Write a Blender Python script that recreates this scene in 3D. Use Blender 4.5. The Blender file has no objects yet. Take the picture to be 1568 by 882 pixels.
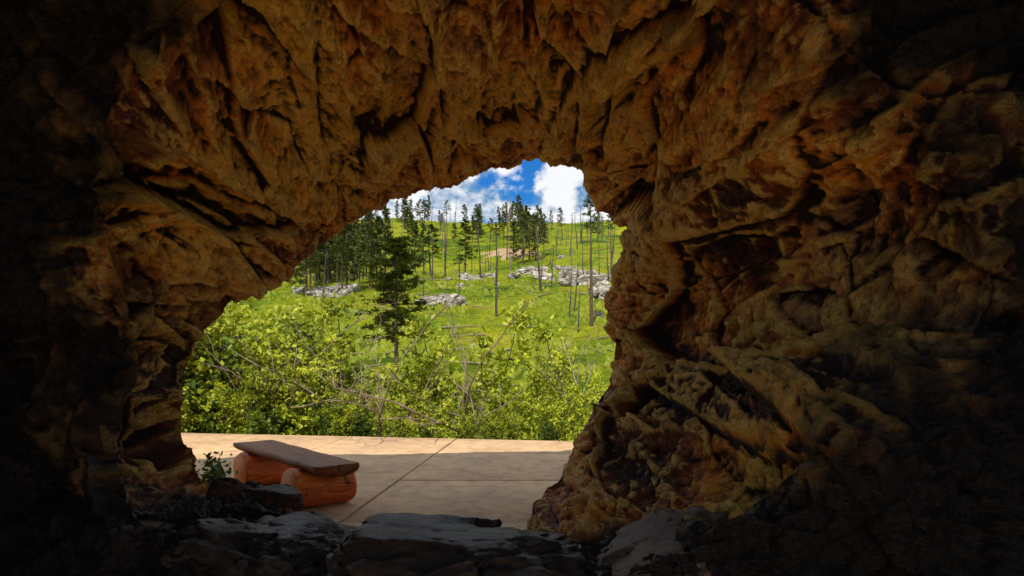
import bpy, math, random
import numpy as np
from mathutils import Vector, noise, Matrix
random.seed(7); rng=np.random.default_rng(7)
sc=bpy.context.scene
sc.view_settings.view_transform='Standard'; sc.view_settings.look='None'; sc.view_settings.exposure=0

# ---------------------------------------------------------------- helpers
def obj(name,V,F,mats=(),mi=None,smooth=False,parent=None):
    me=bpy.data.meshes.new(name)
    V=np.asarray(V,dtype=np.float32)
    me.vertices.add(len(V)); me.vertices.foreach_set('co',V.ravel())
    if isinstance(F,np.ndarray):
        lens=np.full(len(F),F.shape[1],dtype=np.int32); flat=F.ravel().astype(np.int32)
    else:
        lens=np.array([len(f) for f in F],dtype=np.int32); flat=np.concatenate([np.asarray(f,dtype=np.int32) for f in F])
    st=np.concatenate([[0],np.cumsum(lens)[:-1]]).astype(np.int32)
    me.loops.add(len(flat)); me.loops.foreach_set('vertex_index',flat)
    me.polygons.add(len(lens)); me.polygons.foreach_set('loop_start',st); me.polygons.foreach_set('loop_total',lens)
    for m in mats: me.materials.append(m)
    if mi is not None: me.polygons.foreach_set('material_index',np.asarray(mi,dtype=np.int32))
    if smooth: me.polygons.foreach_set('use_smooth',np.ones(len(lens),dtype=bool))
    me.update(calc_edges=True)
    o=bpy.data.objects.new(name,me); sc.collection.objects.link(o)
    if parent: o.parent=parent
    return o
def inst(name,mesh,loc,rz=0,s=1,sz=None,tilt=(0,0),parent=None):
    o=bpy.data.objects.new(name,mesh); sc.collection.objects.link(o)
    o.location=loc; o.rotation_euler=(tilt[0],tilt[1],rz); o.scale=(s,s,sz or s)
    if parent: o.parent=parent
    return o
def empty(name):
    e=bpy.data.objects.new(name,None); sc.collection.objects.link(e); return e

class MB:
    def __init__(s,name):
        s.m=bpy.data.materials.new(name); s.m.use_nodes=True
        s.n=s.m.node_tree.nodes; s.l=s.m.node_tree.links
        s.b=s.n['Principled BSDF']; s.tc=s.n.new('ShaderNodeTexCoord')
        s.out=s.n['Material Output']
    def map(s,scale=(1,1,1),src='Object',rot=(0,0,0)):
        k=s.n.new('ShaderNodeMapping'); k.inputs['Scale'].default_value=scale; k.inputs['Rotation'].default_value=rot
        s.l.new(s.tc.outputs[src],k.inputs[0]); return k.outputs[0]
    def noise(s,sc_,det=5,rough=.6,vec=None,dist=0):
        k=s.n.new('ShaderNodeTexNoise'); k.inputs['Scale'].default_value=sc_; k.inputs['Detail'].default_value=det
        k.inputs['Roughness'].default_value=rough; k.inputs['Distortion'].default_value=dist
        s.l.new(vec if vec is not None else s.tc.outputs['Object'],k.inputs['Vector']); return k.outputs['Fac']
    def ramp(s,fac,stops):
        k=s.n.new('ShaderNodeValToRGB'); e=k.color_ramp.elements
        while len(e)<len(stops): e.new(.5)
        for i,(p,c) in enumerate(stops):
            e[i].position=p; e[i].color=(c,c,c,1) if isinstance(c,(int,float)) else (*c,1)
        s.l.new(fac,k.inputs[0]); return k.outputs[0]
    def mix(s,fac,a,b,mode='MIX'):
        k=s.n.new('ShaderNodeMix'); k.data_type='RGBA'; k.blend_type=mode
        for inp,v in ((k.inputs[0],fac),(k.inputs[6],a),(k.inputs[7],b)):
            if isinstance(v,(int,float)): inp.default_value=v
            elif isinstance(v,tuple): inp.default_value=(*v,1)
            else: s.l.new(v,inp)
        return k.outputs[2]
    def math(s,op,a,b):
        k=s.n.new('ShaderNodeMath'); k.operation=op
        for i,v in enumerate((a,b)):
            if isinstance(v,(int,float)): k.inputs[i].default_value=v
            else: s.l.new(v,k.inputs[i])
        return k.outputs[0]
    def bump(s,h,strength=.5,dist=.05,prev=None):
        k=s.n.new('ShaderNodeBump'); k.inputs['Strength'].default_value=strength; k.inputs['Distance'].default_value=dist
        s.l.new(h,k.inputs['Height'])
        if prev is not None: s.l.new(prev,k.inputs['Normal'])
        return k.outputs[0]
    def set(s,col=None,rough=None,normal=None,spec=None):
        for nm,v in (('Base Color',col),('Roughness',rough),('Normal',normal),('Specular IOR Level',spec)):
            if v is None: continue
            if isinstance(v,tuple): s.b.inputs[nm].default_value=(*v,1)
            elif isinstance(v,(int,float)): s.b.inputs[nm].default_value=v
            else: s.l.new(v,s.b.inputs[nm])
        return s.m

# ---------------------------------------------------------------- materials
# cave rock: rock tones and painted shading are stored on the mesh (attribute "rock": iron tone with painted lit/dark zones, pale lime, painted relief shading, painted darkness)
k=MB('cave_rock')
at=k.n.new('ShaderNodeAttribute'); at.attribute_name='rock'
sp=k.n.new('ShaderNodeSeparateColor'); k.l.new(at.outputs['Color'],sp.inputs[0])
c=k.ramp(sp.outputs[0],[(.22,(.07,.012,.003)),(.40,(.38,.085,.008)),(.54,(.92,.32,.022)),(.75,(1.0,.58,.09))])
c=k.mix(k.ramp(sp.outputs[1],[(.57,0),(.74,.65)]),c,(.56,.36,.15))
c=k.mix(k.ramp(sp.outputs[2],[(.16,.98),(.48,0)]),c,(.022,.007,.003))  # shade painted into the hollows of the relief
c=k.mix(k.ramp(sp.outputs[2],[(.54,0),(.76,.85)]),c,(1.0,.64,.14))  # highlights painted onto the ridges
n3=k.noise(9,6,.78,k.map((1,.6,1)))
c=k.mix(.66,c,k.ramp(n3,[(.38,(.10,.045,.03)),(.495,(1,1,1))]),'MULTIPLY')
c=k.mix(at.outputs['Alpha'],c,(.007,.004,.0025))  # near-black painted over the frame-edge rock as shade
so_=k.n.new('ShaderNodeSeparateXYZ'); k.l.new(k.tc.outputs['Object'],so_.inputs[0])
fl=k.math('MULTIPLY',k.math('LESS_THAN',so_.outputs['Z'],-.25),k.math('LESS_THAN',so_.outputs['Y'],3.6))
c=k.mix(fl,c,(.95,.56,.20))  # bright unseen floor, added to bounce sunlight into the cave
b=k.bump(k.noise(6,6,.76,k.map((1,.5,1))),1.0,.15)
b=k.bump(k.noise(24,5,.78),1.0,.03,b)
M_cave=k.set(c,k.ramp(n3,[(.3,.32),(.7,.62)]),b,.5)
def rock_mat(name,cols,rough=.4,sc_=2.0):
    k=MB(name)
    n1=k.noise(sc_,7,.7); c=k.ramp(n1,[(.32,cols[0]),(.48,cols[1]),(.66,cols[2])])
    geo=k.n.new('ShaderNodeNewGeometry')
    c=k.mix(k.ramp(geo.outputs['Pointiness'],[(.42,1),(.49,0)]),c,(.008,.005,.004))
    b=k.bump(k.noise(5,7,.72),1,.07); b=k.bump(k.noise(26,5,.75),.8,.015,b)
    return k.set(c,k.ramp(n1,[(.3,rough-.1),(.7,rough+.3)]),b,.45)
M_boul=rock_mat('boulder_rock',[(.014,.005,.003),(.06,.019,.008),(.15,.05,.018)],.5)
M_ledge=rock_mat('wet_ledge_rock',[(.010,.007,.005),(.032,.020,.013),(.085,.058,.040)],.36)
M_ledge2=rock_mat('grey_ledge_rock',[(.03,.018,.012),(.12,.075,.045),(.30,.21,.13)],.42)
k=MB('pavement_concrete')
n=k.noise(1.1,6,.6); c=k.ramp(n,[(.3,(.52,.33,.19)),(.7,(.74,.48,.25))])
c=k.mix(.6,c,k.ramp(k.noise(5,6,.7),[(.32,(.55,.5,.48)),(.55,(1,1,1))]),'MULTIPLY')
c=k.mix(.4,c,k.ramp(k.noise(1.7,7,.75),[(.40,(.5,.42,.36)),(.50,(1,1,1))]),'MULTIPLY')
c=k.mix(.3,c,k.ramp(k.noise(60,3,.6),[(.3,.4),(.6,1.0)]),'MULTIPLY')
M_pave=k.set(c,.75,k.bump(k.noise(90,3,.6),.35,.004,k.bump(k.noise(3,4),.4,.02)))
M_joint=MB('joint_dirt').set((.04,.03,.022),.9)
k=MB('hill_grass')
n=k.noise(.09,7,.65)
c=k.ramp(n,[(.34,(.065,.12,.004)),(.46,(.18,.24,.006)),(.58,(.32,.33,.010)),(.75,(.34,.30,.03))])
c=k.mix(.7,c,k.ramp(k.noise(.35,5,.7),[(.38,(.35,.45,.25)),(.55,(1,1,1))]),'MULTIPLY')  # darker patches painted into the grass colour as shadows
c=k.mix(.8,c,k.ramp(k.noise(1.6,6,.78),[(.36,(.22,.28,.15)),(.54,(1,1,1))]),'MULTIPLY')
c=k.mix(k.ramp(k.noise(.5,6,.7),[(.62,0),(.69,.6)]),c,(.32,.21,.11))
M_hill=k.set(c,.95,k.bump(k.noise(2.0,6,.7),1.0,.5),.1)
def leafm(name,c1,c2,tr=.45,sc_=1.2,dk=.3):
    k=MB(name)
    oi=k.n.new('ShaderNodeObjectInfo')
    c=k.ramp(k.noise(sc_,2,.6),[(.35,c1),(.65,c2)])
    c=k.mix(k.ramp(oi.outputs['Random'],[(0,0),(1,dk)]),c,tuple(x*.4 for x in c1))
    k.set(c,.5,None,.3)
    t=k.n.new('ShaderNodeBsdfTranslucent'); k.l.new(c,t.inputs[0])
    m=k.n.new('ShaderNodeMixShader'); m.inputs[0].default_value=tr
    k.l.new(k.b.outputs[0],m.inputs[1]); k.l.new(t.outputs[0],m.inputs[2]); k.l.new(m.outputs[0],k.out.inputs[0]); return k.m
M_leaf=leafm('shrub_leaves',(.20,.28,.008),(.60,.62,.035),.3,1.6,.6)
M_leafd=leafm('undergrowth_leaves',(.05,.10,.008),(.20,.27,.012),.3)
M_needle=leafm('pine_needles',(.04,.06,.008),(.15,.18,.02),.25,.8)
M_grassb=leafm('grass_blades',(.22,.30,.008),(.38,.40,.02),.4,.15)
k=MB('pine_bark'); M_bark=k.set(k.ramp(k.noise(6,4,.7,k.map((1,1,.25))),[(.35,(.05,.03,.02)),(.65,(.17,.10,.065))]),.9)
k=MB('dead_wood'); M_dead=k.set(k.ramp(k.noise(5,4,.7,k.map((1,1,.2))),[(.35,(.12,.085,.055)),(.65,(.36,.28,.20))]),.85)
k=MB('charred_wood'); M_char=k.set(k.ramp(k.noise(5,4,.7,k.map((1,1,.2))),[(.35,(.025,.02,.018)),(.65,(.11,.09,.075))]),.85)
k=MB('limestone'); c=k.ramp(k.noise(.9,8,.75,k.map((1,1,2))),[(.38,(.09,.075,.055)),(.47,(.38,.33,.26)),(.60,(.76,.71,.63))])
M_lime=k.set(c,.85,k.bump(k.noise(2.2,7,.7,k.map((1,1,2.5))),1,.5))
k=MB('bare_dirt'); M_dirt=k.set(k.ramp(k.noise(.6,7,.7),[(.3,(.26,.19,.07)),(.6,(.46,.30,.17))]),.95,k.bump(k.noise(2,6,.7),1,.4))

# ---------------------------------------------------------------- cave
N=960
TH=np.linspace(0,2*math.pi,N,endpoint=False)
def ring(pts,cx,cz):
    P=np.array(pts,float)            # x, z, y(depth)
    a=np.arctan2(P[:,1]-cz,P[:,0]-cx)%(2*math.pi); r=np.hypot(P[:,0]-cx,P[:,1]-cz)
    o=np.argsort(a); a,r,y=a[o],r[o],P[o,2]
    R=np.interp(TH,a,r,period=2*math.pi); Y=np.interp(TH,a,y,period=2*math.pi)
    return np.stack([cx+R*np.cos(TH),Y,cz+R*np.sin(TH)],1)
# cave mouth outline from image pixels at assumed depths (x, z, y) in metres
mouth=[(-3.29,.82,6.8),(-3.14,.64,6.8),(-3.03,.51,6.6),(-2.71,.33,6.3),(-2.24,.33,6.1),(-1.98,.22,6.1),(-1.78,.08,6.1),(-1.54,.03,6.1),
(-.85,.02,6.2),(.13,.0,6.3),(.18,.165,6.6),(.57,.42,7.4),(.73,.64,7.6),(.94,1.03,7.8),(1.14,1.43,8),(1.16,1.78,8),(1.09,2.16,8),(1.16,2.62,8),
(1.34,2.9,8.2),(1.51,3.03,8.4),(1.33,3.19,8.4),(1.05,3.35,8.4),(.93,3.63,8.4),(.84,3.87,8.4),(.53,3.96,8.4),(.29,3.99,8.3),(.05,3.88,8.2),
(-.34,3.69,8),(-.7,3.47,7.8),(-.95,3.43,7.7),(-1.32,3.23,7.5),(-1.69,3.0,7.4),(-1.99,2.8,7.3),(-2.16,2.62,7.2),(-2.34,2.4,7.1),(-2.54,2.23,7.1),
(-2.77,2.17,7),(-2.97,1.99,7),(-3.13,1.75,6.9),(-3.26,1.49,6.9),(-3.25,1.16,6.8)]
arch=[(-2.93,1.04,5),(-2.82,1.515,5.2),(-2.82,2.04,5),(-2.91,2.72,4.8),(-2.72,3.15,4.6),(-2.2,3.55,4.4),(-1.78,3.81,4.3),(-1.14,4.02,4.2),
(-.34,4.14,4.2),(.47,4.1,4.2),(1.19,3.98,4.2),(1.83,3.57,4.1),(2.36,2.91,4),(2.67,2.42,4),(2.78,1.96,4),(2.45,1.53,4),(1.80,1.08,4),(1.39,.65,4.2),
(.87,.3,4.2),(.28,.08,4.5),(-.79,.08,4.5),(-1.66,.15,4.5),(-2.35,.32,4.6),(-2.73,.64,4.8)]
RM=ring(mouth,-.9,1.9); RA=ring(arch,-.1,2.1)
def expand(R,c,sx,sz,dy):
    Q=R.copy(); Q[:,0]=c[0]+(R[:,0]-c[0])*sx; Q[:,2]=c[1]+(R[:,2]-c[1])*sz; Q[:,1]+=dy; return Q
cm=(-.9,1.9); ca=(-.1,2.1)
def oval(rx,rz,y,cx=0,cz=1.9,k=1.0):
    return np.stack([cx+rx*np.cos(TH),np.full(N,y),cz+rz*np.sin(TH)],1)
RB=expand(RA,ca,1.5,1.28,-.35)
RX1=expand(RM,cm,1.10,1.10,.25); RX2=expand(RM,cm,1.5,1.5,.35)
RX3=oval(9,4.0,7.7,0,2.0); RX4=oval(11,4.3,4.5,0,1.8); RX5=oval(11,3.0,2.5,0,1.6)
RC=oval(4.6,2.9,1.6,0,1.75); RD=oval(4.6,2.8,-5.2,0,1.7); RE=oval(2.6,1.8,-6.6,0,1.6); RF=oval(.05,.05,-6.9,0,1.6)
rings=[RX5,RX4,RX3,RX2,RX1,RM,RA,RB,RC,RD,RE,RF]
segs=[4,5,14,8,8,310,60,20,10,6,4]
amp=[(1,.3),(.8,.3),(.5,.3),(.3,.5),(.12,.8),(.06,.7),(.55,1),(.7,1),(.6,1),(.6,1),(.3,.5),(0,0)]
G=[];AM=[]
for i,ns in enumerate(segs):
    p1=rings[i];p2=rings[i+1]
    for t in np.linspace(0,1,ns,endpoint=False):
        G.append(p1*(1-t)+p2*t)
        if i==5:
            w=min(1,t/.14); big=.06+.94*w if t<.85 else 1.0-(t-.85)/.15*.45; AM.append((big,1 if t>.05 else .7+6*t))
        else: AM.append((amp[i][0]*(1-t)+amp[i+1][0]*t,amp[i][1]*(1-t)+amp[i+1][1]*t))
G.append(rings[-1]);AM.append((0,0))
G=np.array(G);J=len(G)
jM=sum(segs[:5]); jA=sum(segs[:6])
for _ in range(6):
    G2=G.copy(); G2[1:-1]=(G[:-2]+2*G[1:-1]+G[2:])/4
    G2[jM-2:jM+3]=G[jM-2:jM+3]; G=G2
dj=np.gradient(G,axis=0); di=(np.roll(G,-1,1)-np.roll(G,1,1))
NN=np.cross(di,dj); NN/=np.linalg.norm(NN,axis=2,keepdims=True)+1e-9
for _ in range(10): NN=(np.roll(NN,1,1)+NN+np.roll(NN,-1,1))/3
NN/=np.linalg.norm(NN,axis=2,keepdims=True)+1e-9
cen=G.mean(1,keepdims=True)
NN*=np.sign(np.sum(NN*(cen-G),axis=2).sum())
H5=Vector((.5,.5,.5))
def facet(q,f,k=1.6,o=.5,cr=.25):
    """broken-rock facets: every cell is a tilted plane with its own offset"""
    d,pts=noise.voronoi(q*f); c=pts[0]
    h=noise.cell_vector(c*7.31+H5); h2=noise.cell(c*3.17+Vector((9.1,2.2,4.4)))
    e=d[1]-d[0]
    return (q*f-c).dot(h-H5)*k+(h2-.5)*o-(cr*(.10-e)/.10 if e<.10 else 0)
def relief(p,a,s):
    x,y,z=p
    if z<.9 and y>2: a*=.25+.75*max(0,z)/.9     # worn floor
    # beds run along the passage and dip to the right
    q=Vector((x,y*.30+x*.10,z+x*.12))
    w=noise.noise_vector(q*1.1)*.16
    qw=q+w
    big=noise.noise(q*.8+Vector((3.1,0,7)))*.42+noise.noise(qw*1.6)*.20
    f1=facet(qw,.95,2.0,.6,.1)
    f2=facet(Vector((x,y*.5+z*.2,z))+w*.5,2.4,1.9,.6,.08)
    f3=facet(Vector((x,y*.7+z*.2,z))+w*.3,6.0,1.8,.7,.08)
    rid=noise.ridged_multi_fractal(qw*1.5+Vector((4,1,2)),.85,2.15,6,1.0,2.0)
    rid2=noise.ridged_multi_fractal(Vector((x,y*.5,z))*3.3+Vector((1,8,2)),.75,2.15,5,1.0,2.0)
    st=(noise.noise(qw*1.3+Vector((0,5,0)))*1.0+z*.45-x*.25)*2.4; fr=st-math.floor(st); st=(fr if fr<.86 else (1-fr)*6.1)
    f=noise.fractal(Vector(p)*4.5,.7,2.1,6)
    rw=min(1,max(0,(x-.9)/.6))*min(1,max(0,(3.0-z)/.6))     # right wall: blockier, less fluted
    rm=1-.65*rw
    return a*(big-.07+f1*.22+st*.15*rm+(rid-1.1)*.12*rm)+s*(f2*(.065+.045*rw)+f3*(.022+.014*rw)+(rid2-1.1)*.04+f*.06)
# lit and dark zones painted into the rock tone: (centre, radius, tone shift)
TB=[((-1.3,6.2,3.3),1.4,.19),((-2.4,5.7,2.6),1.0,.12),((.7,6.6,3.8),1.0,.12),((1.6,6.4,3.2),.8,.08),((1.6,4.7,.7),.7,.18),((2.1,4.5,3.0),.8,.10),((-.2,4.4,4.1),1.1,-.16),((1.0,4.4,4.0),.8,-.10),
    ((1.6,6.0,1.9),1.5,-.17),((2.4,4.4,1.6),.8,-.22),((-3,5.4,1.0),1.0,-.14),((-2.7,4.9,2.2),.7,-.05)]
D=np.zeros((J,N)); C=np.zeros((J,N,4))
for j in range(J):
    a,s=AM[j]
    for i in range(N):
        p=G[j,i]
        if a or s: D[j,i]=relief(p,a,s)
        if jM-10<j<jA+62:
            q=Vector((p[0],p[1]*.30+p[0]*.15,p[2]+p[0]*.12))
            C[j,i,0]=.52+.48*noise.fractal(q*1.1,.7,2.1,5)+.14*noise.noise(q*.5+Vector((2,2,9)))
            C[j,i,1]=.5+.35*noise.fractal(q*.8+Vector((7,7,7)),.8,2.1,4)
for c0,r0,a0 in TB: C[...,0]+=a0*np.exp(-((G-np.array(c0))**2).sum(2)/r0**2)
def blur(A,n):
    for _ in range(n):
        A=(np.roll(A,1,1)+A+np.roll(A,-1,1))/3
        A[1:-1]=(A[:-2]+A[1:-1]+A[2:])/3
    return A
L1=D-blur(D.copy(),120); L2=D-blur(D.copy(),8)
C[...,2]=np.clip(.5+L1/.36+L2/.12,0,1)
# painted darkness starts at the inner arch and covers the chamber behind it
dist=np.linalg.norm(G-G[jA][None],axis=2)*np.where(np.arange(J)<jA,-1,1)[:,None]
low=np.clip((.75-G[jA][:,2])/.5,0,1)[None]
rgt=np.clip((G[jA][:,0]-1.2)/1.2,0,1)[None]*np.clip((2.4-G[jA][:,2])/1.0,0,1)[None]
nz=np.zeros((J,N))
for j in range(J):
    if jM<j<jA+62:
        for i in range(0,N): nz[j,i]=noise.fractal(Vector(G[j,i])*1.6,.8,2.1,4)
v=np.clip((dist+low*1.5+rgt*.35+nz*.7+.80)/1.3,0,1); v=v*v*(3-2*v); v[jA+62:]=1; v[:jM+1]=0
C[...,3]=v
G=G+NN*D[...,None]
V=G.reshape(-1,3)
jj,ii=np.meshgrid(np.arange(J-1),np.arange(N),indexing='ij')
a=jj*N+ii;b=jj*N+(ii+1)%N;F=np.stack([a,b,b+N,a+N],-1).reshape(-1,4)
# the inner chamber's roof is cut open out of view, added to light the arch
Cc=V[F].mean(1); jf=np.repeat(np.arange(J-1),N); inside=jf>jA
open_=inside&(Cc[:,1]<.80+.15*np.sin(Cc[:,0]*2.1))&(Cc[:,2]>2.3)&(np.abs(Cc[:,0])<4.6)
F=F[~open_]
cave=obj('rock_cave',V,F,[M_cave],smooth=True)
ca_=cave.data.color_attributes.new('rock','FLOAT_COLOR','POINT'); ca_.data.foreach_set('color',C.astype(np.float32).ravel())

def boulder(name,loc,size,rot,mat,seed,sub=5,rough=.3,clip=.78,fine=.10):
    import bmesh
    bm=bmesh.new(); bmesh.ops.create_icosphere(bm,subdivisions=sub,radius=1)
    off=Vector((seed*3.7,seed*1.3,seed*7.1))
    for v in bm.verts:
        p=v.co.copy(); q=p*1.1+off
        r=1+noise.noise(q*.9)*.5*rough/.3+facet(q,1.5)*rough*.6+facet(q,4)*.06+noise.fractal(q*3,.8,2.1,4)*fine
        v.co=p*r
        for ax in range(3):
            cl=clip+.14*noise.noise(q*1.3)
            if abs(v.co[ax])>cl: v.co[ax]=math.copysign(cl+(abs(v.co[ax])-cl)*.2,v.co[ax])
    me=bpy.data.meshes.new(name); bm.to_mesh(me); bm.free(); me.materials.append(mat)
    for p in me.polygons: p.use_smooth=True
    o=bpy.data.objects.new(name,me); sc.collection.objects.link(o); o.location=loc; o.scale=size; o.rotation_euler=rot; return o
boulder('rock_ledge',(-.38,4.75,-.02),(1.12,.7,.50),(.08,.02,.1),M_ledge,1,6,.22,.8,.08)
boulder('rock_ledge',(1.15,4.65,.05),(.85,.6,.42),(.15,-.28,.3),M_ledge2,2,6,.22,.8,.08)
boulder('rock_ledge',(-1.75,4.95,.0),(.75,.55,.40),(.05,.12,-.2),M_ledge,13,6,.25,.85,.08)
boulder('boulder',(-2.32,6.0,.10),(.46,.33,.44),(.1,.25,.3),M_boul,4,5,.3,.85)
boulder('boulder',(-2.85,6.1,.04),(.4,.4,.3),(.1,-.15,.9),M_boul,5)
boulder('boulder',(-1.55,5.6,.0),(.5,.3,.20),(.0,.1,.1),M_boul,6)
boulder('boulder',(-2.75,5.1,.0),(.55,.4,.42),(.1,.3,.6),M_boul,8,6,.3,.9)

# ---------------------------------------------------------------- pavement
def pavement():
    V=[];F=[];mi=[]
    def slab(c,z0,z1,m):
        n0=len(V)
        for (x,y) in c: V.append((x,y,z0))
        for (x,y) in c: V.append((x,y,z1))
        F.extend([(n0+4,n0+5,n0+6,n0+7)]+[(n0+i,n0+(i+1)%4,n0+4+(i+1)%4,n0+4+i) for i in range(4)]); mi.extend([m]*5)
    xs=[-14,-11.2,-8.6,-6.1,-3.6,-1.42,.95,3.4,6,9,12]
    ys=[4.8,6.5,8.7,11.0]
    def edge(x): return 13.2-.17*(x+2.5)
    sk=lambda x,y:(x+.09*(y-9),y)
    for i in range(len(xs)-1):
        g=.016 if i==5 else .010
        for j in range(4):
            x0,x1=xs[i]+g,xs[i+1]-(.016 if i==4 else .010)
            y0=ys[j]+.004
            yl=(ys[j+1]-.004) if j<3 else edge(x0); yr=(ys[j+1]-.004) if j<3 else edge(x1)
            dz=random.uniform(-.004,.004)
            slab([sk(x0,y0),sk(x1,y0),sk(x1,yr),sk(x0,yl)],-.16,dz,0)
    slab([(-14,4.6),(12.5,4.6),(12.5,10.6),(-14,15)],-.25,-.03,1)
    return obj('pavement',V,F,[M_pave,M_joint],mi)
pv=pavement()
bv=pv.modifiers.new('bevel','BEVEL'); bv.width=.006; bv.segments=2

# ---------------------------------------------------------------- terrain
def ss(a,b,t):
    t=min(1,max(0,(t-a)/(b-a))); return t*t*(3-2*t)
def hz(x,y):
    n=noise.fractal(Vector((x*.018,y*.018,2.2)),.9,2.0,4)
    hill=-10.84+.242*y
    if y>215: hill=hill-.0011*(y-215)**2 if y<420 else hill-.0011*205**2-.2*(y-420)
    hill=max(hill,-40)
    edge=13.1-.17*(x+2.5) if -14<x<12.5 else 12.5
    near=-.22-5.8*ss(edge+.3,23,y)
    if y<9.6: near=-.3-2.6*(1-ss(8.2,9.6,y))
    w=ss(20,28,y)
    bumps=noise.fractal(Vector((x*.09,y*.09,5.2)),.8,2.0,3)*.4*ss(30,60,y)
    return near*(1-w)+hill*w+n*(.035*max(0,y-26))*(1-ss(215,260,y)*.3)*.75+bumps
ys=[-60,-30,-10,0,6]+list(np.arange(8,30,.5))+list(30+np.cumsum(np.linspace(.6,3.2,130)))+[320,360,420,500,600,750]
ys=[y for y in sorted(set(np.round(ys,3)))]
xs=np.concatenate([-np.geomspace(400,.5,110)[:],[0],np.geomspace(.5,400,110)])
V=[(x,y,hz(x,y)) for y in ys for x in xs]
nx=len(xs);ny=len(ys)
jj,ii=np.meshgrid(np.arange(ny-1),np.arange(nx-1),indexing='ij');a=jj*nx+ii
obj('hillside_ground',V,np.stack([a,a+1,a+1+nx,a+nx],-1).reshape(-1,4),[M_hill],smooth=True)
nt=36000
yy=27*np.exp(rng.random(nt)*math.log(120/27)); xx=(rng.random(nt)*.62-.42)*yy
V=[];F=[]
for i in range(nt):
    x,y=xx[i],yy[i]
    if noise.noise(Vector((x*.22,y*.22,0)))<-.02: continue
    z=hz(x,y)-.03; h=random.uniform(.12,.34)*(1+y/170)
    an=random.uniform(0,6.28); w=h*random.uniform(.4,.9); n0=len(V)
    V+=[(x-math.cos(an)*w,y-math.sin(an)*w,z),(x+math.cos(an)*w,y+math.sin(an)*w,z),(x+random.uniform(-.1,.1),y+random.uniform(.1,.4),z+h)]
    F.append((n0,n0+1,n0+2))
obj('meadow_grass',V,np.array(F),[M_grassb])
def patch(name,cx,cy,rx,ry,mat,lift=.12):
    V=[(cx,cy,hz(cx,cy)+lift)];F=[];n=64;rr=14
    for r in range(1,rr+1):
        for k_ in range(n):
            t=k_/n*6.2832; q=r/rr*(1+.9*noise.noise(Vector((math.cos(t)*2.5,math.sin(t)*2.5,cx))))
            x=cx+rx*q*math.cos(t);y=cy+ry*q*math.sin(t); V.append((x,y,hz(x,y)+lift*(1.2-r/rr*1.3)))
    for k_ in range(n): F.append((0,1+k_,1+(k_+1)%n))
    for r in range(rr-1):
        for k_ in range(n):
            a=1+r*n+k_;b=1+r*n+(k_+1)%n;F.append((a,a+n,b+n,b))
    return obj(name,V,F,[mat],smooth=True)
patch('dirt_bank',-.4,133,4.6,5,M_dirt,.5)
def outcrop(seedn,items):
    e=empty('limestone_outcrop')
    for i,(x,y,sx,sy,sz) in enumerate(items):
        b_=boulder('slab_%d'%i,(x,y,hz(x,y)+sz*.02),(sx,sy,sz),(random.uniform(.1,.35),random.uniform(-.15,.15),random.uniform(-.5,.5)),M_lime,seedn+i,4,.5); b_.parent=e
outcrop(10,[(-7.6+random.gauss(0,1.3),73+random.uniform(-3,4),random.uniform(.4,1.6),random.uniform(1,2),random.uniform(.4,.9)) for _ in range(9)])
outcrop(40,[(random.uniform(6.5,14.5),85+random.uniform(-8,9),random.uniform(.5,2.2),random.uniform(1.2,3.0),random.uniform(.5,1.5)) for t in range(19)])
outcrop(65,[(random.gauss(2.5,2.4),94+random.uniform(-6,8),random.uniform(.5,2.0),random.uniform(1.0,2.2),random.uniform(.4,.8)) for t in range(11)])
outcrop(90,[(-5+random.gauss(0,1.5),90+random.uniform(-5,8),random.uniform(.5,1.9),1.6,random.uniform(.3,.6)) for t in range(7)])
outcrop(110,[(-20.5+random.uniform(-4.5,3.5),77+random.uniform(-3,3),random.uniform(.6,1.8),1.4,random.uniform(.6,1.1)) for _ in range(8)])
outcrop(130,[(random.uniform(-.2,.14)*y_,y_,random.uniform(.3,1.0),.8,random.uniform(.2,.5)) for y_ in [random.uniform(60,150) for _ in range(12)]])

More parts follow.
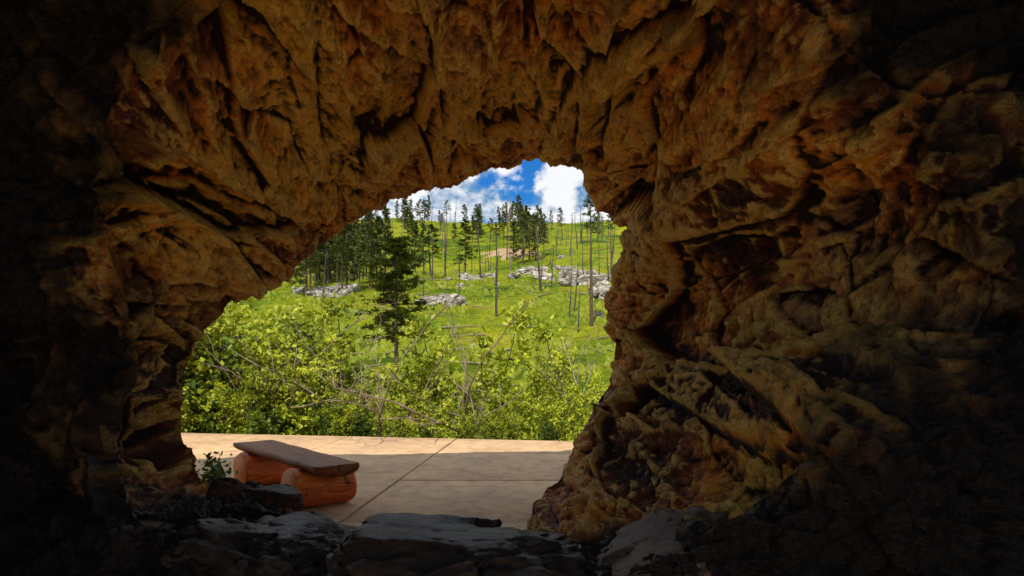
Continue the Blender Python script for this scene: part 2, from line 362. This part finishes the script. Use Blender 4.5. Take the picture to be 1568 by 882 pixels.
# ---------------------------------------------------------------- trees
def tube(V,F,mi,pts,rad,m,n=6):
    base=len(V)
    for k_,(p,r) in enumerate(zip(pts,rad)):
        p=Vector(p); d=(Vector(pts[min(k_+1,len(pts)-1)])-Vector(pts[max(k_-1,0)])).normalized()
        u=d.orthogonal().normalized() if abs(d.z)<.99 else Vector((1,0,0)); v=d.cross(u)
        for s in range(n):
            t=s/n*6.2832; q=p+(u*math.cos(t)+v*math.sin(t))*r; V.append(tuple(q))
    for k_ in range(len(pts)-1):
        for s in range(n):
            a=base+k_*n+s;b=base+k_*n+(s+1)%n; F.append((a,b,b+n,a+n)); mi.append(m)
def pine_mesh(name,h=9,lo=.35,wid=1.7,nb=50,clump=13,dens=6,seed=0,ndl=.26):
    R=random.Random(seed); V=[];F=[];mi=[]
    lean=(R.uniform(-.03,.03),R.uniform(-.03,.03))
    tp=[(lean[0]*t*h+R.uniform(-.03,.03),lean[1]*t*h+R.uniform(-.03,.03),t*h) for t in np.linspace(0,1,9)]
    tube(V,F,mi,tp,[h*.017*(1-t*.93) for t in np.linspace(0,1,9)],0,7)
    for b in range(nb):
        t=lo+(1-lo)*(b/nb)**.9; z=t*h; an=R.uniform(0,6.28)
        prof=math.sin(min(1,(1-t)/(1-lo)*1.25+.12)*1.57)
        L=wid*prof*R.uniform(.45,1.1)
        if R.random()<.08: L*=1.35
        up=R.uniform(-.15,.35)+t*.3
        c,s=math.cos(an),math.sin(an); pts=[]
        for k_ in range(5):
            q=k_/4; pts.append((lean[0]*z+c*L*q+R.uniform(-.04,.04),lean[1]*z+s*L*q+R.uniform(-.04,.04),z+L*(up*q-.25*q*q)+.12*q*q))
        tube(V,F,mi,pts,[.035*(1-q*.8)*h/9 for q in (0,.25,.5,.75,1)],0,3)
        if R.random()<.06: continue
        for k_ in range(dens):
            q=R.uniform(.3,1.05); i0=min(3,int(q*4)); f=q*4-i0
            p=Vector(pts[i0]).lerp(Vector(pts[i0+1]),f)+Vector((R.gauss(0,.13),R.gauss(0,.13),R.gauss(0.03,.08)))*L*.55
            for m_ in range(clump):
                d=Vector((R.gauss(0,1),R.gauss(0,1),R.gauss(.35,.8))).normalized(); l=ndl*R.uniform(.6,1.3)
                w=d.orthogonal().normalized()*l*.16
                st=p+d*l*.1; n0=len(V); V.extend([tuple(st-w),tuple(st+w),tuple(p+d*l)]); F.append((n0,n0+1,n0+2)); mi.append(1)
    for b in range(7):
        z=h*R.uniform(.12,lo); an=R.uniform(0,6.28);L=R.uniform(.2,.7)
        tube(V,F,mi,[(0,0,z),(math.cos(an)*L,math.sin(an)*L,z+R.uniform(-.1,.1))],[.02,.008],0,3)
    me=obj(name,V,F,[M_bark,M_needle],mi); m=me.data; bpy.data.objects.remove(me); return m
def dead_mesh(name,h=7,seed=0,mat=None,nb=10,L0=.6,rr=.13):
    R=random.Random(seed);V=[];F=[];mi=[]
    tp=[(R.uniform(-.05,.05)*t*2,R.uniform(-.05,.05)*t*2,t*h) for t in np.linspace(0,1,8)]
    tube(V,F,mi,tp,[rr*h/8*(1-t*.75) for t in np.linspace(0,1,8)],0,7)
    for b in range(nb):
        t=R.uniform(.3,.98);an=R.uniform(0,6.28);L=L0*R.uniform(.3,1.3);z=t*h
        tube(V,F,mi,[(0,0,z),(math.cos(an)*L*.5,math.sin(an)*L*.5,z+.05),(math.cos(an)*L,math.sin(an)*L,z+R.uniform(-.15,.3)*L)],[.035,.025,.01],0,4)
    o=obj(name,V,F,[mat or M_char],mi);m=o.data;bpy.data.objects.remove(o);return m
P_main=pine_mesh('pine_main',10,.34,2.3,125,14,9,3,.28)
P=[pine_mesh('pine_a',8,.18,1.7,60,9,7,11,.32),pine_mesh('pine_b',8,.42,1.5,42,9,6,12,.32),pine_mesh('pine_c',8,.3,1.1,46,9,6,13,.3)]
P_thin=pine_mesh('pine_thin',11.5,.72,1.0,26,9,5,21,.25)
Dm=[dead_mesh('dead_a',8,31,None,14,.9,.14),dead_mesh('dead_b',8,32,M_dead,14,.9,.12),dead_mesh('dead_c',8,33,None,5,.3,.14)]
logm=dead_mesh('log_a',5,35,M_dead,5,.5,.22)
def T(x,y,mesh,name,s=1,parent=None,tilt=0):
    return inst(name,mesh,(x,y,hz(x,y)-.1),random.uniform(0,6.28),s,None,(random.uniform(-tilt,tilt),random.uniform(-tilt,tilt)),parent)
T(-7.1,41.5,P_main,'pine_tree',.95)
T(-6.9,101,P[0],'pine_tree',1.0)
T(7.0,60,P_thin,'pine_tree',1.0)
T(13.4,92,P_thin,'pine_tree',.8)
T(-1.45,63,Dm[2],'dead_tree',.98)
T(5.2,62,Dm[0],'dead_tree',.62,tilt=.12)
T(5.6,58,Dm[2],'dead_tree',.5,tilt=.2)
T(6.0,66,Dm[2],'dead_tree',.6,tilt=.15)
grp=empty('distant_pine_trees')
for x,y,m,s in [(2,122,0,1.15),(4.3,124,0,1.05),(.3,126,0,.9),(6,128,1,.8),(3.2,127,1,1.1),(-12,93,2,.9),(-10.5,90,1,.9),(-13.5,95,0,.9)]:
    T(x,y,P[m],'pine',s,grp)
for i in range(44):
    y=random.uniform(76,100); x=random.uniform(-26,-15.5); T(x*y/84,y,P[random.choice([0,2,2,1])],'pine',random.uniform(.75,1.35),grp)
for i in range(76):
    y=random.uniform(155,226); px=random.choice([random.uniform(-.2,.14),random.gauss(-.02,.04),random.gauss(.02,.02),random.gauss(-.14,.03)]); T(px*y,y,P[random.choice([0,1,0,2])],'pine',random.uniform(.4,1.0),grp)
dg=empty('distant_dead_trees')
for i in range(115):
    y=random.uniform(72,228); px=random.choice([random.uniform(-.30,.15),random.uniform(-.12,.15)]); T(px*y,y,random.choice(Dm),'snag',random.uniform(.4,1.05),dg,.08)
lg=empty('fallen_logs')
for i in range(90):
    y=random.uniform(42,140); x=random.uniform(-.22,.15)*y
    o=inst('log',logm,(x,y,hz(x,y)+.12),0,random.uniform(.35,.8),None,(0,0),lg)
    an=random.uniform(0,6.28); dx,dy=math.cos(an),math.sin(an)
    d=Vector((dx,dy,(hz(x+dx*3,y+dy*3)-hz(x,y))/3)).normalized(); o.rotation_euler=d.to_track_quat('Z','Y').to_euler()

# ---------------------------------------------------------------- shrubs
def shrub_mesh(name,h=2.6,stems=5,leaves=2600,spread=.8,seed=0,mat=None,ls=.065,sr=.03,k0=1):
    R=random.Random(seed);V=[];F=[];mi=[];nodes=[]
    for s in range(stems):
        an=R.uniform(0,6.28);sp=R.uniform(.15,1)*spread;hh=h*R.uniform(.6,1.0)
        pts=[];x=R.uniform(-.1,.1);y=R.uniform(-.1,.1)
        for k_ in range(7):
            q=k_/6; pts.append((x+math.cos(an)*sp*q**1.3+R.uniform(-.05,.05),y+math.sin(an)*sp*q**1.3+R.uniform(-.05,.05),hh*q))
        tube(V,F,mi,pts,[sr*(1-q/7) for q in range(7)],0,4)
        for k_ in range(k0,7):
            for b in range(3):
                p=Vector(pts[k_]); a2=R.uniform(0,6.28);L=R.uniform(.25,.75)*(1.15-k_/8)*(h/2.6 if h<1 else 1)
                e=p+Vector((math.cos(a2)*L,math.sin(a2)*L,R.uniform(.0,.6)*L)); mid=(p+e)/2+Vector((0,0,-.03))
                tube(V,F,mi,[tuple(p),tuple(mid),tuple(e)],[.013*sr/.03,.010*sr/.03,.005*sr/.03],0,3)
                nodes+= [mid,e,e,p.lerp(e,.75)]
    wts=[R.random()**2.4+.015 for _ in nodes]
    for i,p in enumerate(R.choices(nodes,wts,k=leaves)):
        g_=.075*h/2.6 if h>1 else .04
        c=p+Vector((R.gauss(0,g_),R.gauss(0,g_),R.gauss(0,g_)))
        n_=Vector((R.gauss(0,1),R.gauss(-.4,1),R.gauss(.8,.8))).normalized(); u=n_.orthogonal().normalized(); v=n_.cross(u)
        t=R.uniform(0,6.28); a_=u*math.cos(t)+v*math.sin(t); b_=n_.cross(a_); l=ls*R.uniform(.6,1.35)
        n0=len(V); V.extend([tuple(c-a_*l),tuple(c+b_*l*.55),tuple(c+a_*l),tuple(c-b_*l*.55)]); F.append((n0,n0+1,n0+2,n0+3)); mi.append(1)
    o=obj(name,V,F,[M_char,mat or M_leaf],mi);m=o.data;bpy.data.objects.remove(o);return m
S=[shrub_mesh('shrub_a',2.8,6,1900,.9,1),shrub_mesh('shrub_b',2.4,5,1400,.8,2),shrub_mesh('sapling_a',3.6,4,1500,.8,3,None,.065,.04,2),shrub_mesh('shrub_d',2.0,7,1600,1.0,4,M_leafd),
   shrub_mesh('sapling_b',4.2,3,1400,.9,5,None,.065,.045,2),shrub_mesh('sapling_c',4.0,2,1000,.7,8,None,.065,.045,2)]
HS={0:2.8,1:2.4,2:3.6,3:2.0,4:4.2,5:4.0}
def bare_mesh(name,seed):
    R=random.Random(seed);V=[];F=[];mi=[]
    def br(p,d,L,r,n):
        pts=[p];q=p
        for k_ in range(4):
            d=(d+Vector((R.gauss(0,.18),R.gauss(0,.18),R.gauss(0,.1)))).normalized(); q=q+d*L/4; pts.append(q)
        tube(V,F,mi,[tuple(x) for x in pts],[r,r*.85,r*.7,r*.55,r*.35],0,5)
        if n>0:
            for x in range(3): br(pts[R.choice([2,3,4])],(d+Vector((R.gauss(0,.6),R.gauss(0,.6),R.gauss(.1,.3)))).normalized(),L*.55,r*.5,n-1)
    for s in range(3): br(Vector((0,0,0)),Vector((R.gauss(0,.45),R.gauss(0,.45),1)).normalized(),R.uniform(1.6,2.6),.03,2)
    o=obj(name,V,F,[M_dead],mi);m=o.data;bpy.data.objects.remove(o);return m
Bm=[bare_mesh('bare_a',1),bare_mesh('bare_b',2),bare_mesh('bare_c',5)]
def SH(x,y,m,name,s,parent=None,top=None):
    z=hz(x,y)-.05
    if top is not None: s=(top-z)/HS[m]
    return inst(name,S[m],(x,y,z),random.uniform(-.9,.9) if m<4 else random.uniform(0,6.28),min(s,1.9),None,(random.uniform(-.1,.1),)*2,parent)
def topz(px,y):
    xs_=[-.50,-.42,-.36,-.31,-.27,-.22,-.17,-.12,-.05,0,.05,.1,.16]; t=[.09,.085,.06,.02,.005,-.01,-.04,-.05,-.04,-.07,-.055,-.07,-.07]
    return 1.6+y*np.interp(px,xs_,t)
for px,y,m,t in [(-.45,15.5,0,.10),(-.385,16,0,.06),(-.33,17,2,.06),(-.255,17.5,4,.09),(-.28,19,4,.06),(-.22,18,5,.05),(-.13,17,5,.05),(-.10,17.5,4,.06),(-.065,19,4,.085),(-.03,18,5,.03),
                 (.0,16.5,5,.01),(.045,17,4,.015),(.08,16,5,.05),(.10,18,4,.06),(.13,18,4,.045),(-.17,19.5,5,.02),(-.35,19,4,.09),(-.42,18,4,.11),(-.15,18.5,4,.03),(.06,20,5,.05)]:
    SH(px*y,y,m,'leafy_sapling' if m in(2,4,5) else 'leafy_shrub',1,None,1.6+y*t)
tg=empty('shrub_thicket')
for i in range(190):
    y=random.uniform(14.3,31); px=random.uniform(-.52,.19)
    if px>-.28 and random.random()<.38: continue
    x=px*y
    if y<13.1-.17*(x+2.5)+1.0: continue
    m=random.choices([0,1,2,3,4,5],[4,4,2,2.4,1.5,1])[0]
    tz=topz(px,y)-random.uniform(-.01,.085)*y
    if tz-hz(x,y)<.6: continue
    SH(x,y,m,'shrub',1,tg,tz)
for i in range(50): # low growth against the kerb
    x=random.uniform(-9,4); y=13.1-.17*(x+2.5)+random.uniform(.5,2.0)
    inst('shrub',S[random.choice([1,1,0,3])],(x,y,hz(x,y)-.1),random.uniform(0,6),random.uniform(.2,.6),None,(0,0),tg)
bgp=empty('bare_branches')
for px,y in [(-.20,15.2),(-.30,15.8),(-.17,16),(-.05,15.2),(.01,16),(.06,15.6),(-.24,18),(-.36,15.8),(.09,18)]:
    x=px*y; inst('branches',random.choice(Bm),(x,y,hz(x,y)),random.uniform(0,6),random.uniform(.9,1.3),None,(random.uniform(-.25,.25),random.uniform(-.25,.25)),bgp)
spm=shrub_mesh('plant_small',.5,7,600,.14,9,M_leafd,.028,.008)
inst('leafy_plant',spm,(-3.0,6.95,0),0,1.15)

# ---------------------------------------------------------------- bench
def wood(name,c1,c2,c3,rough,axis,spec=.5):
    k=MB(name); scl=[3,3,3]; scl[axis]=.35
    n=k.noise(5,7,.7,k.map(tuple(scl)),1.0)
    c=k.ramp(n,[(.32,c1),(.5,c2),(.68,c3)])
    c=k.mix(k.ramp(k.noise(7,2,.5),[(.64,0),(.70,.85)]),c,(.04,.015,.008))
    return k.set(c,rough,k.bump(n,.8,.03),spec)
M_seat=wood('bench_seat_wood',(.08,.022,.007),(.24,.075,.018),(.38,.14,.035),.5,0,.25)
M_log=wood('bench_log_wood',(.26,.035,.005),(.76,.14,.012),(.95,.29,.03),.45,1)
k=MB('log_cut_end'); w=k.n.new('ShaderNodeTexWave'); w.wave_type='RINGS'; w.rings_direction='Y'; w.inputs['Scale'].default_value=9; w.inputs['Distortion'].default_value=2.5
k.l.new(k.tc.outputs['Object'],w.inputs[0]); M_end=k.set(k.ramp(w.outputs['Fac'],[(.1,(.45,.08,.010)),(.8,(.88,.28,.04))]),.5)
bench=empty('log_bench'); bench.location=(-2.55,7.85,0); bench.rotation_euler=(0,0,math.atan2(-1.78,1.48)); bench.scale=(1.06,1.06,1.06)
V=[];F=[];mi=[];L=2.35;nxs=40;ns=16
for i in range(nxs+1):
    x=-L/2+L*i/nxs; wv=.235+.03*noise.noise(Vector((x*1.6,0,1)))+.012*noise.noise(Vector((x*8,0,1)))
    dp=.105+.02*noise.noise(Vector((x*2,3,1)))
    if i in(0,nxs): wv*=.97
    for s in range(ns+1):
        t=math.pi*s/ns; yy_=-wv*math.cos(t); zz=-dp*math.sin(t)**.6 if s not in(0,ns) else -.035
        V.append((x+ (.02*noise.noise(Vector((yy_*9,i*0,2))) if i in (0,nxs) else 0),yy_,.455+zz))
    for s in range(9):
        yy_=wv*.985-2*wv*.985*s/8; V.append((x,yy_,.455+.004*noise.noise(Vector((x*4,yy_*9,0)))))
row=ns+1+9
for i in range(nxs):
    for s in range(row):
        a=i*row+s;b=i*row+(s+1)%row; F.append((a,a+row,b+row,b)); mi.append(0)
F.append(tuple(range(row))); mi.append(0); F.append(tuple(nxs*row+s for s in range(row))[::-1]); mi.append(0)
obj('seat',V,F,[M_seat],mi,parent=bench)
for bi,bx in enumerate((-.70,.74)):
    V=[];F=[];mi=[];ns=36
    ysl=np.linspace(-.31,.31,22)
    for j,y in enumerate(ysl):
        rr=.215*(1-.10*max(0,(abs(y)-.29)/.02))
        for s in range(ns):
            t=2*math.pi*s/ns; r=rr*(1+.09*noise.noise(Vector((math.cos(t)*1.2,math.sin(t)*1.2,y*3+bi*5)))+.03*noise.noise(Vector((math.cos(t)*5,math.sin(t)*5,y*5+bi*5))))
            zz=.20+r*math.sin(t)*.93; cap=.362 if abs(y)<.24 else .41; zz=min(zz,cap); zz=max(zz,0.0)
            V.append((bx+r*1.12*math.cos(t),y,zz))
    for j in range(21):
        for s in range(ns):
            a=j*ns+s;b=j*ns+(s+1)%ns;F.append((a,b,b+ns,a+ns));mi.append(0)
    F.append(tuple(range(ns))[::-1]);mi.append(1);F.append(tuple(21*ns+s for s in range(ns)));mi.append(1)
    o=obj('log_support_%d'%(bi+1),V,F,[M_log,M_end],mi,parent=bench)

# ---------------------------------------------------------------- sky, sun, camera
el=math.radians(57); azx,azy=-.22,-.975
sun=bpy.data.lights.new('sun','SUN'); sun.energy=5; sun.angle=math.radians(.5); sun.color=(1,.93,.80)
so=bpy.data.objects.new('sun',sun); sc.collection.objects.link(so)
tos=Vector((azx*math.cos(el),azy*math.cos(el),math.sin(el))); so.rotation_euler=(-tos).to_track_quat('-Z','Y').to_euler(); so.location=tos*50
w=bpy.data.worlds.new('World'); sc.world=w; w.use_nodes=True; nt=w.node_tree; nn=nt.nodes; ll=nt.links
bg=nn['Background']; bg.inputs[1].default_value=.13
sky=nn.new('ShaderNodeTexSky'); sky.sky_type='NISHITA'; sky.sun_disc=False; sky.sun_elevation=el; sky.sun_rotation=math.atan2(azx,azy)%(2*math.pi)
hs=nn.new('ShaderNodeMix'); hs.data_type='RGBA'; hs.blend_type='MULTIPLY'; hs.inputs[0].default_value=1; hs.inputs[7].default_value=(.10,.50,1.0,1)
ll.new(sky.outputs[0],hs.inputs[6])
tc=nn.new('ShaderNodeTexCoord'); mp=nn.new('ShaderNodeMapping'); mp.inputs['Scale'].default_value=(1,1,1.5); mp.inputs['Location'].default_value=(.33,0,.1); ll.new(tc.outputs['Generated'],mp.inputs[0])
n1=nn.new('ShaderNodeTexNoise'); n1.inputs['Scale'].default_value=9; n1.inputs['Detail'].default_value=12; n1.inputs['Roughness'].default_value=.55; ll.new(mp.outputs[0],n1.inputs['Vector'])
r1=nn.new('ShaderNodeValToRGB'); r1.color_ramp.elements[0].position=.375; r1.color_ramp.elements[1].position=.44; ll.new(n1.outputs['Fac'],r1.inputs[0])
n2=nn.new('ShaderNodeTexNoise'); n2.inputs['Scale'].default_value=18; n2.inputs['Detail'].default_value=10; n2.inputs['Roughness'].default_value=.56; ll.new(mp.outputs[0],n2.inputs['Vector'])
r2=nn.new('ShaderNodeValToRGB'); r2.color_ramp.elements[0].position=.42; r2.color_ramp.elements[0].color=(1.4,2.7,4.4,1); r2.color_ramp.elements[1].position=.54; r2.color_ramp.elements[1].color=(7.3,7.4,7.6,1); ll.new(n2.outputs['Fac'],r2.inputs[0])
mx=nn.new('ShaderNodeMix'); mx.data_type='RGBA'; ll.new(r1.outputs[0],mx.inputs[0]); ll.new(hs.outputs[2],mx.inputs[6]); ll.new(r2.outputs[0],mx.inputs[7]); ll.new(mx.outputs[2],bg.inputs[0])
cam=bpy.data.cameras.new('camera'); cam.lens=24; cam.sensor_width=36; cam.shift_y=102/1568; cam.clip_start=.05; cam.clip_end=2000
co=bpy.data.objects.new('camera',cam); sc.collection.objects.link(co); co.location=(0,0,1.6); co.rotation_euler=(math.radians(90),0,0); sc.camera=co
